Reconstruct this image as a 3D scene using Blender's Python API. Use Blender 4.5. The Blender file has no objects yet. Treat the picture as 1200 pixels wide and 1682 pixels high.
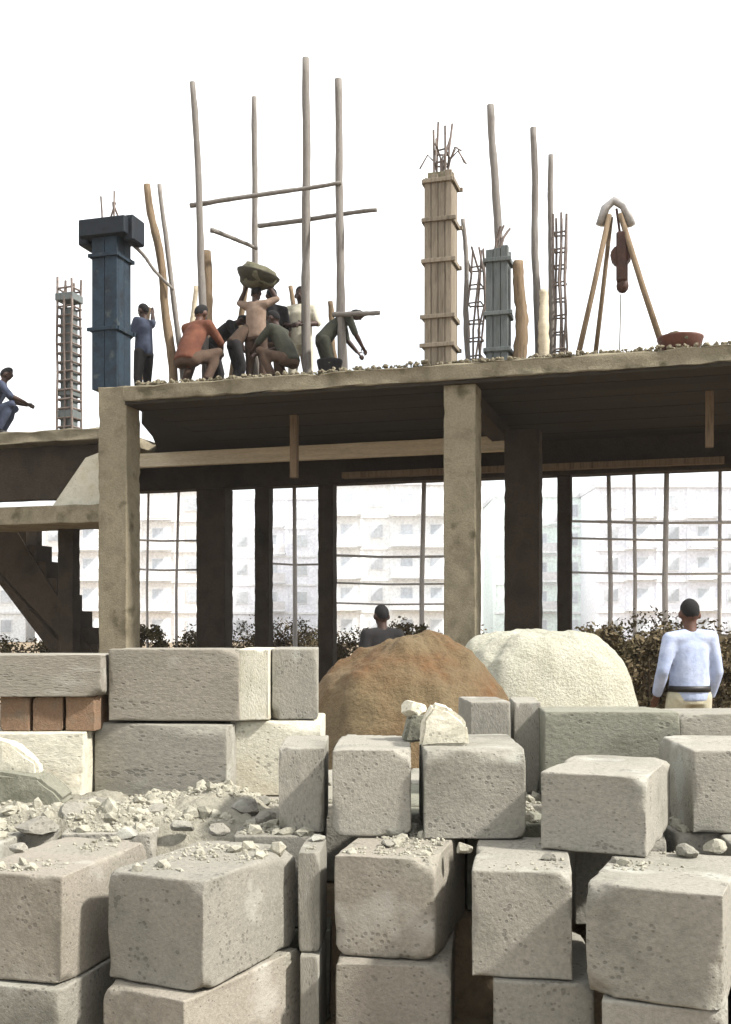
import bpy, bmesh, math, random
from mathutils import Vector, Matrix, noise
R = math.radians
random.seed(7)
scene = bpy.context.scene
C = scene.collection

# ------------------------------------------------------------------ camera
EYE, FPX, HOR = 1.52, 1800.0, 1030.0          # metres, photo pixels, photo row of the horizon
cam = bpy.data.cameras.new('camera'); cam_o = bpy.data.objects.new('camera', cam); C.objects.link(cam_o)
cam_o.location = (0, 0, EYE); cam_o.rotation_euler = (R(90), 0, 0)
cam.sensor_fit = 'VERTICAL'; cam.sensor_height = 36; cam.lens = 36*FPX/1682
cam.shift_y = (HOR-841)/1682; cam.clip_start = .05; cam.clip_end = 3000
scene.camera = cam_o

# ------------------------------------------------------------------ sky and sun
SUN_EL, SUN_AZ = 44, 110                       # azimuth clockwise from +Y (the way the camera looks)
w = bpy.data.worlds.new('World'); scene.world = w; w.use_nodes = True
nt = w.node_tree; nt.nodes.clear()
sky = nt.nodes.new('ShaderNodeTexSky'); sky.sky_type = 'NISHITA'; sky.sun_disc = False
sky.sun_elevation = R(SUN_EL); sky.sun_rotation = R(SUN_AZ); sky.dust_density = 4; sky.air_density = 1.2
b1 = nt.nodes.new('ShaderNodeBackground'); b1.inputs[1].default_value = .1
b2 = nt.nodes.new('ShaderNodeBackground'); b2.inputs[0].default_value = (.97, .985, 1, 1); b2.inputs[1].default_value = .76
tc = nt.nodes.new('ShaderNodeTexCoord'); nz = nt.nodes.new('ShaderNodeTexNoise')
nz.inputs['Scale'].default_value = 2.2; nz.inputs['Detail'].default_value = 5
mr = nt.nodes.new('ShaderNodeMapRange'); mr.inputs[1].default_value = .33; mr.inputs[2].default_value = .5
mr.inputs[3].default_value = .45; mr.inputs[4].default_value = 1
mx = nt.nodes.new('ShaderNodeMixShader'); wo = nt.nodes.new('ShaderNodeOutputWorld')
L = nt.links.new
L(tc.outputs['Generated'], nz.inputs['Vector']); L(nz.outputs[0], mr.inputs[0]); L(mr.outputs[0], mx.inputs[0])
L(sky.outputs[0], b1.inputs[0]); L(b1.outputs[0], mx.inputs[1]); L(b2.outputs[0], mx.inputs[2]); L(mx.outputs[0], wo.inputs[0])
sun = bpy.data.lights.new('sun', 'SUN'); sun.energy = 3.5; sun.angle = R(4); sun.color = (1, .965, .91)
sun_o = bpy.data.objects.new('sun', sun); C.objects.link(sun_o)
sd = Vector((math.sin(R(SUN_AZ))*math.cos(R(SUN_EL)), math.cos(R(SUN_AZ))*math.cos(R(SUN_EL)), math.sin(R(SUN_EL))))
sun_o.rotation_euler = sd.to_track_quat('Z', 'Y').to_euler(); sun_o.location = (20, -5, 30)
vs = scene.view_settings; vs.view_transform = 'Standard'; vs.look = 'None'; vs.gamma = 1; vs.use_curve_mapping = False
vs.exposure = 1.3

# ------------------------------------------------------------------ materials
def srgb(r, g, b):
    f = lambda c: (c/12.92 if c <= .04045 else ((c+.055)/1.055)**2.4)
    return (f(r/255), f(g/255), f(b/255), 1)
MATS = {}
def mat(name, cols, scale=6, rough=.9, bump=.3, bump_scale=60, rnd=0, stretch=(1, 1, 1), detail=8, metallic=0, bdist=.01, spots=None, pores=0):
    """noise-mixed surface: cols = 2..4 linear colours; rnd = brightness change from object to object"""
    m = bpy.data.materials.new(name); m.use_nodes = True; t = m.node_tree; n = t.nodes; k = t.links.new
    p = n['Principled BSDF']; p.inputs['Roughness'].default_value = rough; p.inputs['Metallic'].default_value = metallic
    p.inputs['Specular IOR Level'].default_value = .3
    co = n.new('ShaderNodeTexCoord'); mp = n.new('ShaderNodeMapping'); mp.inputs['Scale'].default_value = stretch
    k(co.outputs['Object'], mp.inputs[0])
    info = n.new('ShaderNodeObjectInfo')
    cmb = n.new('ShaderNodeMath'); cmb.operation = 'MULTIPLY'; cmb.inputs[1].default_value = 37
    k(info.outputs['Random'], cmb.inputs[0])
    add = n.new('ShaderNodeVectorMath'); add.operation = 'ADD'; k(mp.outputs[0], add.inputs[0]); k(cmb.outputs[0], add.inputs[1])
    a = n.new('ShaderNodeTexNoise'); a.inputs['Scale'].default_value = scale; a.inputs['Detail'].default_value = detail
    a.inputs['Roughness'].default_value = .62; k(add.outputs[0], a.inputs['Vector'])
    rp = n.new('ShaderNodeValToRGB'); e = rp.color_ramp.elements
    e[0].position = .3; e[0].color = cols[0]; e[1].position = .7; e[1].color = cols[-1]
    for i, c in enumerate(cols[1:-1]):
        q = e.new(.3+.4*(i+1)/(len(cols)-1)); q.color = c
    k(a.outputs[0], rp.inputs[0]); out = rp.outputs[0]
    f = n.new('ShaderNodeTexNoise'); f.inputs['Scale'].default_value = bump_scale; f.inputs['Detail'].default_value = 6
    f.inputs['Roughness'].default_value = .7; k(add.outputs[0], f.inputs['Vector'])
    # fine grain in the colour
    g = n.new('ShaderNodeMapRange'); g.inputs[1].default_value = .3; g.inputs[2].default_value = .7
    g.inputs[3].default_value = .78; g.inputs[4].default_value = 1.18; k(f.outputs[0], g.inputs[0])
    v = n.new('ShaderNodeVectorMath'); v.operation = 'SCALE'; k(out, v.inputs[0]); k(g.outputs[0], v.inputs['Scale']); out = v.outputs[0]
    if rnd:
        h = n.new('ShaderNodeMapRange'); h.inputs[3].default_value = 1-rnd; h.inputs[4].default_value = 1+rnd
        k(info.outputs['Random'], h.inputs[0])
        v = n.new('ShaderNodeVectorMath'); v.operation = 'SCALE'; k(out, v.inputs[0]); k(h.outputs[0], v.inputs['Scale']); out = v.outputs[0]
    if spots:
        s = n.new('ShaderNodeTexNoise'); s.inputs['Scale'].default_value = spots[1]; s.inputs['Detail'].default_value = 5
        k(add.outputs[0], s.inputs['Vector'])
        sm = n.new('ShaderNodeMapRange'); sm.inputs[1].default_value = spots[2]; sm.inputs[2].default_value = spots[2]+.1; k(s.outputs[0], sm.inputs[0])
        mm = n.new('ShaderNodeMix'); mm.data_type = 'RGBA'; k(sm.outputs[0], mm.inputs[0]); k(out, mm.inputs[6]); mm.inputs[7].default_value = spots[0]
        out = mm.outputs[2]
    hgt = f.outputs[0]
    if pores:      # air holes and coarse grains of cast blocks
        vo = n.new('ShaderNodeTexVoronoi'); vo.inputs['Scale'].default_value = 75; k(add.outputs[0], vo.inputs['Vector'])
        gate = n.new('ShaderNodeTexNoise'); gate.inputs['Scale'].default_value = 16; k(add.outputs[0], gate.inputs['Vector'])
        lim = n.new('ShaderNodeMapRange'); lim.inputs[1].default_value = .42; lim.inputs[2].default_value = .7; lim.inputs[3].default_value = .06; lim.inputs[4].default_value = .42
        k(gate.outputs[0], lim.inputs[0])
        lt = n.new('ShaderNodeMath'); lt.operation = 'SUBTRACT'; k(vo.outputs['Distance'], lt.inputs[0]); k(lim.outputs[0], lt.inputs[1])
        st_ = n.new('ShaderNodeMapRange'); st_.inputs[1].default_value = -.08; st_.inputs[2].default_value = .03; k(lt.outputs[0], st_.inputs[0])
        cm = n.new('ShaderNodeMapRange'); cm.inputs[3].default_value = .7; cm.inputs[4].default_value = 1; k(st_.outputs[0], cm.inputs[0])
        v = n.new('ShaderNodeVectorMath'); v.operation = 'SCALE'; k(out, v.inputs[0]); k(cm.outputs[0], v.inputs['Scale']); out = v.outputs[0]
        ad = n.new('ShaderNodeMath'); ad.operation = 'MULTIPLY_ADD'; ad.inputs[1].default_value = .45; k(st_.outputs[0], ad.inputs[0]); k(f.outputs[0], ad.inputs[2]); hgt = ad.outputs[0]
    k(out, p.inputs['Base Color'])
    bu = n.new('ShaderNodeBump'); bu.inputs['Strength'].default_value = bump; bu.inputs['Distance'].default_value = bdist
    k(hgt, bu.inputs['Height']); k(bu.outputs[0], p.inputs['Normal'])
    MATS[name] = m; return m
c = srgb
mat('block', [c(103,101,91), c(127,124,114), c(132,128,118), c(117,115,106)], 4, .95, .45, 120, .14, spots=(c(150,149,139), 6, .6), pores=1)
mat('block_pink', [c(117,112,100), c(131,125,114), c(126,123,111)], 4, .95, .45, 120, .1, spots=(c(150,146,136), 6, .6), pores=1)
mat('block_pale', [c(160,156,138), c(184,180,164), c(172,164,144)], 5, .95, .4, 110, .06, pores=1)
mat('block_green', [c(96,96,83), c(119,118,105), c(108,107,93)], 7, .95, .5, 110, .08, pores=1)
mat('crumbs', [c(120,117,103), c(160,156,141), c(138,134,120)], 14, .95, .5, 120, .1)
mat('spill', [c(116,112,99), c(142,138,124), c(130,125,111)], 9, 1, .9, 70, spots=(c(144,140,126), 11, .6), bdist=.015)
mat('red_brick', [c(106,86,68), c(120,97,77), c(110,96,80)], 14, .95, .7, 90, .12)
mat('dirt', [c(104,90,70), c(130,114,92), c(116,105,86)], 1.2, 1, .8, 30, bdist=.03)
mat('dark_soil', [c(52,44,33), c(70,60,46), c(60,52,40)], 2.5, 1, .9, 40, bdist=.04)
mat('rusty_sand', [c(104,72,44), c(100,82,58), c(106,92,68), c(90,78,58)], 1.7, 1, .9, 40, bdist=.03)
mat('pale_sand', [c(158,156,138), c(174,172,156), c(166,163,145)], 3, 1, .9, 45, bdist=.04)
mat('frame_concrete', [c(92,85,68), c(124,116,97), c(106,100,82)], 2.2, .95, .6, 45, .06, spots=(c(80,74,56), 3, .6), bdist=.02)
mat('shaded_concrete', [c(40,33,24), c(56,47,36), c(34,29,21)], 1.5, .95, .6, 40, .1, bdist=.02)  # frame concrete again, with the shade of inner parts put into its colour
mat('soffit', [c(28,24,17), c(40,34,25), c(34,32,22)], 2, .95, .5, 40, .2, (.3, 3, 3))  # near black: the shade under the slab is put into this colour
mat('pale_concrete', [c(150,146,128), c(176,172,156)], 4, .95, .5, 60)
mat('timber', [c(86,70,52), c(112,95,74), c(74,62,46)], 5, .85, .5, 40, .15, (4, 4, .35))
mat('timber_pale', [c(176,164,140), c(200,188,164)], 5, .85, .4, 40, .12, (.4, 4, 4))
mat('timber_grey', [c(92,86,80), c(118,113,107), c(102,95,87)], 5, .85, .5, 40, .12, (4, 4, .35))
mat('formwork_wood', [c(100,90,76), c(126,116,101), c(86,77,64)], 5, .9, .6, 40, .14, (5, 5, .4))
mat('formwork_blue', [c(14,26,36), c(28,44,56), c(12,18,24)], 3, .7, .4, 30, .12, spots=(c(60,66,66), 7, .62))
mat('formwork_navy', [c(9,14,20), c(18,26,34), c(8,11,15)], 3, .7, .4, 30)
mat('formwork_grey', [c(70,75,75), c(95,100,99), c(78,80,78)], 5, .9, .5, 40, .1, (4, 4, .4))
mat('prop_pale', [c(176,172,168), c(198,194,190)], 5, .8, .3, 40, .1, (4, 4, .35))
mat('rebar', [c(92,80,72), c(122,112,106)], 20, .7, .3, 90, .1, metallic=.4)
mat('steel', [c(140,136,132), c(172,168,164)], 12, .55, .2, 60, .08, metallic=.5)
mat('dark_iron', [c(48,32,26), c(72,46,36)], 12, .7, .3, 60)
mat('red_basin', [c(86,50,34), c(70,42,30)], 8, .7, .3, 50)
mat('pan_dark', [c(42,40,32), c(62,58,44)], 10, .7, .3, 50)
mat('mortar_wet', [c(74,74,58), c(96,92,74)], 18, .9, .8, 60)
mat('skin', [c(70,46,34), c(84,56,42)], 8, .6, .1, 60)
mat('skin_dark', [c(48,32,25), c(60,42,33)], 8, .6, .1, 60)
mat('hair', [c(14,13,13), c(24,22,21)], 40, .9, .6, 150)
def cloth(name, a, b): return mat(name, [a, b], 6, .92, .3, 9, bdist=.03, detail=3)
cloth('shirt_lightblue', c(140,150,174), c(160,168,188)); cloth('trousers_khaki', c(150,145,124), c(166,160,140))
cloth('cloth_black', c(24,23,23), c(34,32,32)); cloth('cloth_orange', c(82,47,34), c(102,64,47))
cloth('cloth_cream', c(166,161,142), c(182,177,160)); cloth('cloth_green', c(42,44,36), c(60,60,50))
cloth('cloth_navy', c(44,50,66), c(60,66,82)); cloth('cloth_brown', c(58,45,36), c(76,60,48)); cloth('cloth_pinkish', c(112,94,80), c(130,112,98))
mat('leather', [c(20,18,17), c(30,27,25)], 20, .5, .1, 60)
mat('leaf', [c(58,50,34), c(84,72,48), c(66,64,38)], 1.5, .8, .1, 40, .1)
mat('bark', [c(70,58,44), c(92,78,60)], 8, .95, .5, 40)
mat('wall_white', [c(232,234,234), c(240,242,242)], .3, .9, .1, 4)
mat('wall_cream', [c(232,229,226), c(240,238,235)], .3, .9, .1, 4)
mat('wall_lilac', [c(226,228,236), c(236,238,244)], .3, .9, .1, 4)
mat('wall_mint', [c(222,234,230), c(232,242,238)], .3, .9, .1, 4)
mat('win_frame', [c(220,222,224), c(230,232,234)], 1, .7, .1, 4)  # far walls, frames and glass paled, fading by haze put into their colours
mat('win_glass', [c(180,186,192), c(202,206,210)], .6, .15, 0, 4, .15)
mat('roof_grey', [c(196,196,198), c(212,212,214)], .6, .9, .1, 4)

# ------------------------------------------------------------------ mesh helpers
def link(name, me, m=None, parent=None, loc=(0, 0, 0), rot=(0, 0, 0)):
    o = bpy.data.objects.new(name, me); C.objects.link(o); o.location = loc; o.rotation_euler = rot
    if m is not None and me is not None and not me.materials: me.materials.append(MATS[m])
    if parent: o.parent = parent
    return o
def tag(o, label, cat, group=None):
    o['label'] = label; o['category'] = cat
    if group: o['group'] = group
    return o
def thing(name, label, cat, loc=(0, 0, 0), rz=0, group=None):
    return tag(link(name, None, loc=loc, rot=(0, 0, rz)), label, cat, group)
class MB:
    def __init__(s): s.bm = bmesh.new()
    def box(s, x0, x1, y0, y1, z0, z1, M=None):
        v = [s.bm.verts.new((x, y, z)) for x in (x0, x1) for y in (y0, y1) for z in (z0, z1)]
        for f in ((0,1,3,2), (4,6,7,5), (0,4,5,1), (2,3,7,6), (0,2,6,4), (1,5,7,3)): s.bm.faces.new([v[i] for i in f])
        if M is not None: bmesh.ops.transform(s.bm, matrix=M, verts=v)
        return s
    def tube(s, pts, rad, n=8, ell=1.0, jit=0):
        """rings along pts; rad number or list; closed ends"""
        pts = [Vector(p) for p in pts]; rad = rad if isinstance(rad, (list, tuple)) else [rad]*len(pts)
        rings = []
        d0 = (pts[-1]-pts[0]).normalized(); ref = Vector((0, 0, 1)) if abs(d0.z) < .8 else Vector((0, 1, 0))
        for i, p in enumerate(pts):
            d = (pts[min(i+1, len(pts)-1)]-pts[max(i-1, 0)]).normalized()
            a = d.cross(ref).normalized(); b = a.cross(d).normalized()
            r = rad[i]; ra, rb = r if isinstance(r, tuple) else (r, r*ell)
            rings.append([s.bm.verts.new(p+a*ra*math.cos(2*math.pi*k/n)*(1+random.uniform(-jit, jit))+b*rb*math.sin(2*math.pi*k/n)*(1+random.uniform(-jit, jit))) for k in range(n)])
        for A, B in zip(rings, rings[1:]):
            for k in range(n): s.bm.faces.new((A[k], A[(k+1) % n], B[(k+1) % n], B[k]))
        s.bm.faces.new(rings[0][::-1]); s.bm.faces.new(rings[-1]); return s
    def ball(s, p, r, sub=2, jit=0, seed=0):
        r = r if isinstance(r, tuple) else (r, r, r)
        q = bmesh.ops.create_icosphere(s.bm, subdivisions=sub, radius=1)['verts']
        for v in q:
            k = 1+jit*noise.noise(v.co*1.7+Vector((seed*3.1, seed, -seed)))
            v.co = Vector((v.co.x*r[0]*k, v.co.y*r[1]*k, v.co.z*r[2]*k))+Vector(p)
        return s
    def prism(s, poly, y0, y1):
        a = [s.bm.verts.new((x, y0, z)) for x, z in poly]; b = [s.bm.verts.new((x, y1, z)) for x, z in poly]
        s.bm.faces.new(a); s.bm.faces.new(b[::-1])
        for i in range(len(a)): s.bm.faces.new((a[i], b[i], b[(i+1) % len(a)], a[(i+1) % len(a)]))
        return s
    def mesh(s, name, smooth=False, bevel=0):
        if bevel: bmesh.ops.bevel(s.bm, geom=s.bm.edges[:], offset=bevel, segments=1, affect='EDGES')
        bmesh.ops.recalc_face_normals(s.bm, faces=s.bm.faces)
        if smooth:
            for f in s.bm.faces: f.smooth = True
        me = bpy.data.meshes.new(name); s.bm.to_mesh(me); s.bm.free(); return me
    def obj(s, name, m, parent=None, smooth=False, bevel=0, loc=(0, 0, 0), rot=(0, 0, 0)):
        return link(name, s.mesh(name, smooth, bevel), m, parent, loc, rot)

def rough_box(name, dx, dy, dz, seed, res=.016, amp=.002, rnd=.0045, chip=.009, taper=0, brk=0):
    """box centred on x,y with its base at z=0; uneven faces, worn and chipped edges; never larger than its nominal size"""
    h = (dx/2, dy/2, dz/2); n = [max(2, round(2*q/res)) if not isinstance(res, tuple) else max(1, round(2*q/r_)) for q, r_ in zip(h, res if isinstance(res, tuple) else (res,)*3)]
    bm = bmesh.new(); cs = []
    for q, k in zip(h, n):
        e = [x for x in (rnd*.4, rnd, rnd*1.9) if x < q*.5]; a = e[-1] if e else 0
        cs.append([-q]+[-q+x for x in e]+[-q+a+(2*q-2*a)*i/k for i in range(1, k)]+[q-x for x in e[::-1]]+[q])
    for ax in range(3):
        u, v = [(1, 2), (2, 0), (0, 1)][ax]
        for sg in (-1, 1):
            g = []
            for cu in cs[u]:
                row = []
                for cv in cs[v]:
                    p = [0, 0, 0]; p[ax] = sg*h[ax]; p[u] = cu; p[v] = cv
                    row.append(bm.verts.new(p))
                g.append(row)
            for i in range(len(cs[u])-1):
                for j in range(len(cs[v])-1):
                    q = (g[i][j], g[i+1][j], g[i+1][j+1], g[i][j+1]); bm.faces.new(q if sg > 0 else q[::-1])
    bmesh.ops.remove_doubles(bm, verts=bm.verts, dist=1e-5)
    off = Vector((seed*7.3, seed*-3.7, seed*1.9))
    for vt in bm.verts:
        p = vt.co
        k = noise.noise(p*9+off)
        r = rnd*(1+.9*k)
        if chip:
            q = noise.noise(p*14+off*2)
            if q > .18: r += chip*(q-.18)*3
        r = max(.002, min(r, min(h)*.8))
        inner = Vector([max(-(a-r), min(a-r, cc)) for a, cc in zip(h, p)])
        d = p-inner
        if d.length > 1e-6: p = inner+d.normalized()*min(d.length, r)
        a2 = amp*(.5+.5*noise.noise(p*22+off))+amp*1.2*max(0, noise.noise(p*6-off))
        nn = Vector([1 if cc > a-r*1.01 else (-1 if cc < -(a-r*1.01) else 0) for a, cc in zip(h, p)])
        if nn.length > 0: p = p-nn.normalized()*a2
        vt.co = p+Vector((0, 0, h[2]))
        if taper: vt.co.x *= 1-taper*vt.co.z/dz
    if brk:
        rs = random.Random(seed*13+1)
        for _ in range(brk):
            sg = Vector([rs.choice((-1, 1)) for _ in range(3)]); k = rs.random()
            nn = Vector([a*rs.uniform(.5, 1) for a in sg])
            if k < .5: nn[rs.randrange(3)] *= .15
            nn.normalize(); cn = Vector((sg.x*h[0], sg.y*h[1], h[2]+sg.z*h[2])); d = rs.uniform(.008, .026)
            for vt in bm.verts:
                q = (vt.co-cn).dot(nn)+d*(1+.5*noise.noise(vt.co*30+off))
                if q > 0: vt.co -= nn*q*(1+.25*noise.noise(vt.co*60))
    for f in bm.faces: f.smooth = True
    me = bpy.data.meshes.new(name); bm.to_mesh(me); bm.free(); return me

def X(px, Y): return (px-600)/FPX*Y             # sideways metres of a photo column at distance Y
def Z(py, Y): return EYE-(py-HOR)/FPX*Y         # height of a photo row at distance Y

# ------------------------------------------------------------------ ground
def bank_h(x, y):
    sx = max(0, min(1, (2.3-abs(x))/.5)); sx = sx*sx*(3-2*sx)
    if y < 1.7: a = 0
    elif y < 1.95: a = .628*(y-1.7)/.25
    elif y < 2.50: a = .628
    elif y < 2.56: a = .628+(.838-.628)*(y-2.50)/.06
    elif y < 3.75: a = .838
    else: a = .838*max(0, 1-(y-3.75)/1.0)
    return a*sx
def ground():
    xs = sorted(set([-900, -400, -150, -60, -30, -20, -14, -10, -8, -6, -5, -4, -3.4] + [round(-3+.1*i, 3) for i in range(61)] + [3.4, 4, 5, 6, 8, 10, 14, 20, 30, 60, 150, 400, 900]))
    ys = sorted(set([-40, -15, -6, -3, -1, 0, .8, 1.2, 1.5] + [1.7, 1.8, 1.9, 1.95, 2.1, 2.2, 2.35, 2.5, 2.53, 2.56] + [2.65+.1*i for i in range(24)] + [5+.4*i for i in range(50)] + [26, 30, 40, 60, 90, 150, 300, 600, 1500]))
    bm = bmesh.new(); g = []
    for y in ys:
        g.append([bm.verts.new((x, y, bank_h(x, y)+(.05*noise.noise(Vector((x*.5, y*.5, 2)))-.03 if 4.8 < y < 40 and abs(x) < 15 else 0))) for x in xs])
    for a, b in zip(g, g[1:]):
        for i in range(len(xs)-1):
            f = bm.faces.new((a[i], a[i+1], b[i+1], b[i])); f.smooth = True
    me = bpy.data.meshes.new('ground'); bm.to_mesh(me); bm.free()
    o = link('ground', me, 'dirt'); o['kind'] = 'structure'
ground()

# ------------------------------------------------------------------ the unfinished building
OX, OY, YAW = X(185, 14), 14.0, math.atan2(-2.12, 7.19)
ud = Vector((math.cos(YAW), math.sin(YAW), 0)); vd = Vector((-math.sin(YAW), math.cos(YAW), 0))
def uv(px, v, depth=False):
    """u along the facade of the photo column px on the plane v metres behind the facade"""
    ax = (px-600)/FPX; t = (v+OX*vd.x+OY*vd.y)/(ax*vd.x+vd.y)
    return t if depth else (ax*t-OX)*ud.x+(t-OY)*ud.y
def zat(px, py, v): return Z(py, uv(px, v, True))
def W(u, v, z): return Vector((OX, OY, 0))+ud*u+vd*v+Vector((0, 0, z))
SOF, TOP = 4.36, 4.58
B = thing('unfinished_building', 'unfinished concrete frame building with bare columns and open ground floor', 'building', (OX, OY, 0), YAW)
def bpart(name, u0, u1, v0, v1, z0, z1, m, res=.12, amp=.015, rnd=.015, chip=.03, parent=None, seed=1):
    me = rough_box(name, u1-u0, v1-v0, z1-z0, seed, (res*2 if u1-u0 > 2 else res, res*2 if v1-v0 > 2 else res, res), amp, rnd, chip)
    o = link(name, me, m, parent or B, ((u0+u1)/2, (v0+v1)/2, z0)); return o
bpart('slab', .17, 10.2, -.09, 6.4, SOF, TOP, 'frame_concrete', .1, .03, .02, .05, seed=3)
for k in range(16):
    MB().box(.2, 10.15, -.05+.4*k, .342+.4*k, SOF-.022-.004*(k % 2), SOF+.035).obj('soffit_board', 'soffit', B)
ul, um = (uv(160, 0), uv(210, 0)), (uv(727, 0), uv(781, 0))
bpart('column', ul[0], ul[1]-.02, 0, .38, 0, TOP+.02, 'frame_concrete', .08, .012, .015, .03, seed=4)
bpart('column', um[0], um[1], .01, .40, 0, SOF+.01, 'frame_concrete', .08, .012, .015, .03, seed=5)
bpart('column', um[0]+4.42, um[1]+4.42, .01, .40, 0, SOF+.01, 'frame_concrete', .08, .012, .015, .03, seed=6)
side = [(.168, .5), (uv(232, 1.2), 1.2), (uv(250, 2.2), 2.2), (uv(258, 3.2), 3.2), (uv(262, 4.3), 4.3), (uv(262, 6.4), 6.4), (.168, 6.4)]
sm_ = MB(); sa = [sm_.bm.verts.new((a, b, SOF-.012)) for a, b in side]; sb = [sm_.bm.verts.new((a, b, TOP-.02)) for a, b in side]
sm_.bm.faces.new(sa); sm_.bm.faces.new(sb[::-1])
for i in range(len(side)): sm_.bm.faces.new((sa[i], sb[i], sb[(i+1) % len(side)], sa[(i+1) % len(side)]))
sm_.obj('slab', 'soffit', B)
# drop beams under the slab
bpart('beam', uv(213, 4.1), 10.1, 4.1, 4.45, 3.80, SOF+.005, 'shaded_concrete', .15, .012, .015, .02, seed=7)
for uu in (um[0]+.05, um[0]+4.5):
    bpart('beam', uu, uu+.28, .42, 2.98, 4.16, SOF+.004, 'shaded_concrete', .15, .012, .015, .02, seed=9)
# rear columns and props
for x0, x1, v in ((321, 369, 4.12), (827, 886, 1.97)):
    bpart('column', uv(x0, v), uv(x1, v), v, v+.36, 0, 3.82 if v > 3 else 4.15, 'shaded_concrete', .1, .012, .015, .03, seed=x0)
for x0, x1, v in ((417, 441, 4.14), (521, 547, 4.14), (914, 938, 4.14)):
    bpart('column', uv(x0, v), uv(x1, v), v, v+.22, 0, 3.82, 'shaded_concrete', .1, .01, .012, .02, seed=x0)
# pale ledger plank along the rear beam, and stubs of shuttering
u0, u1 = uv(222, 3.0), uv(860, 3.0)
bpart('ledger_plank', u0, u1, 3.0, 3.12, 4.03, 4.25, 'timber_pale', .2, .006, .006, 0, seed=12)
bpart('ledger_plank', uv(560, 3.9), uv(1190, 3.9), 3.92, 4.06, 3.86, 3.96, 'timber', .2, .006, .006, 0, seed=13)
for px in (483, 1165):
    uu = uv(px, 1.2); bpart('hanger', uu-.05, uu+.05, 1.15, 1.25, zat(px, 785 if px < 600 else 735, 1.2), SOF+.003, 'timber', .1, .004, .006, 0, seed=px)
# left wing: slab, deep beam, landing, stair
bpart('slab', -4.6, uv(182, 2.3), 2.3, 6.4, SOF, TOP, 'frame_concrete', .12, .04, .02, .06, seed=14)
bpart('infill_wall', -4.6, uv(182, 2.6), 2.55, 2.75, zat(80, 822, 2.6), SOF+.004, 'shaded_concrete', .12, .02, .015, .03, seed=15)
bpart('landing', -4.6, ul[0]-.003, .15, 1.15, zat(80, 861, .15), zat(80, 829, .15), 'frame_concrete', .1, .015, .015, .03, seed=16)
zl = zat(80, 829, .3)
MB().prism([(uv(86, .45), zl), (ul[0]-.01, zl), (ul[0]-.01, zat(155, 735, .45)), (uv(140, .45), zat(140, 752, .45))], .45, .62).obj('gusset_wall', 'block_pale', B)
bpart('post', uv(100, 1.0), uv(126, 1.0), .9, 1.1, 0, zat(80, 861, .15)+.02, 'shaded_concrete', .1, .01, .012, .02, seed=17)
va = 1.25
st = MB(); pu = lambda x, y: (uv(x, va), zat(x, y, va))
a0, a1 = pu(8, 842), pu(248, 1228)
b0, b1_ = pu(-90, 842), pu(160, 1228)
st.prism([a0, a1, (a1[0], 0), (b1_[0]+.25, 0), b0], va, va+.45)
stair = st.obj('staircase', 'shaded_concrete', B)
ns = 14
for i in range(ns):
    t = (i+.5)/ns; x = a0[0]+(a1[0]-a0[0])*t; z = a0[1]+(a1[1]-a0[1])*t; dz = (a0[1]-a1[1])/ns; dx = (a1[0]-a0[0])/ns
    MB().box(x-dx*.55, x+dx*.5, va+.02, va+.43, z-dz*.5, z+dz*.5).obj('step', 'shaded_concrete', stair)
MB().box(-4.6, -.5, 6.0, 6.2, 0, SOF).obj('post', 'shaded_concrete', B) if False else None
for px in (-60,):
    bpart('post', uv(px, 2.6), uv(px+40, 2.6), 2.56, 2.74, 0, zat(80, 822, 2.6)+.01, 'shaded_concrete', .1, .01, .012, .02, seed=18)

# ------------------------------------------------------------------ on the slab
def pole(name, label, cat, px0, py0, px1, py1, v, r, m='timber_grey', group=None, v1=None, bend=.035):
    v1 = v if v1 is None else v1
    p0 = W(uv(px0, v), v, zat(px0, py0, v)); p1 = W(uv(px1, v1), v1, zat(px1, py1, v1))
    if v1 == v and py0 > 480: p0.z = TOP-.02
    n = 22; pts = [(p0.lerp(p1, i/n)-p0)+Vector((bend*noise.noise(Vector((i*.13, px0*.37, 0))), bend*noise.noise(Vector((i*.13, 5, px0*.37))), 0))*(0 if i in (0,) else 1) for i in range(n+1)]
    o = MB().tube(pts, [r*(1-.25*i/n)*(1+.09*noise.noise(Vector((i*2.3, px0*.7, 9)))) for i in range(n+1)], 8, jit=.1).obj(name, m, None, True, loc=p0)
    return tag(o, label, cat, group)
G = 'upright scaffold poles on the slab'
pole('scaffold_pole', 'thin leaning grey upright pole beside the brown timber stub', 'pole', 342, 600, 315, 135, .9, .055, group=G)
pole('scaffold_pole', 'shorter grey upright pole rising behind the worker with a head pan', 'pole', 419, 600, 418, 160, 1.9, .05, group=G)
pole('scaffold_pole', 'tallest and thickest grey upright pole above the workers', 'pole', 503, 600, 502, 95, 1.5, .066, group=G)
pole('scaffold_pole', 'grey upright pole rising behind the worker in dark green', 'pole', 564, 600, 555, 130, 1.3, .062, group=G)
pole('ledger_pole', 'thin horizontal pole tied across all four scaffold uprights', 'pole', 312, 338, 560, 300, 1.0, .035, v1=1.25, group='horizontal ledger poles')
pole('ledger_pole', 'lower horizontal pole running past the uprights with a free end', 'pole', 425, 371, 618, 345, 1.8, .036, v1=1.25, group='horizontal ledger poles')
pole('ledger_pole', 'short dropping brace pole between the leaning and the shorter upright', 'pole', 345, 378, 422, 408, 1.0, .033, v1=1.78, group='horizontal ledger poles')
pole('ledger_pole', 'short horizontal stub pole low beside the worker in dark green', 'pole', 548, 517, 622, 514, 1.27, .038, v1=1.2, group='horizontal ledger poles')
pole('timber_post', 'short stout brown timber stub behind the orange clad worker', 'post', 341, 600, 338, 412, 1.35, .09, 'timber')
pole('timber_prop', 'crooked brown timber prop leaning between blue formwork and orange worker', 'prop', 288, 615, 243, 300, .5, .062, 'timber', bend=.09)
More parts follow.
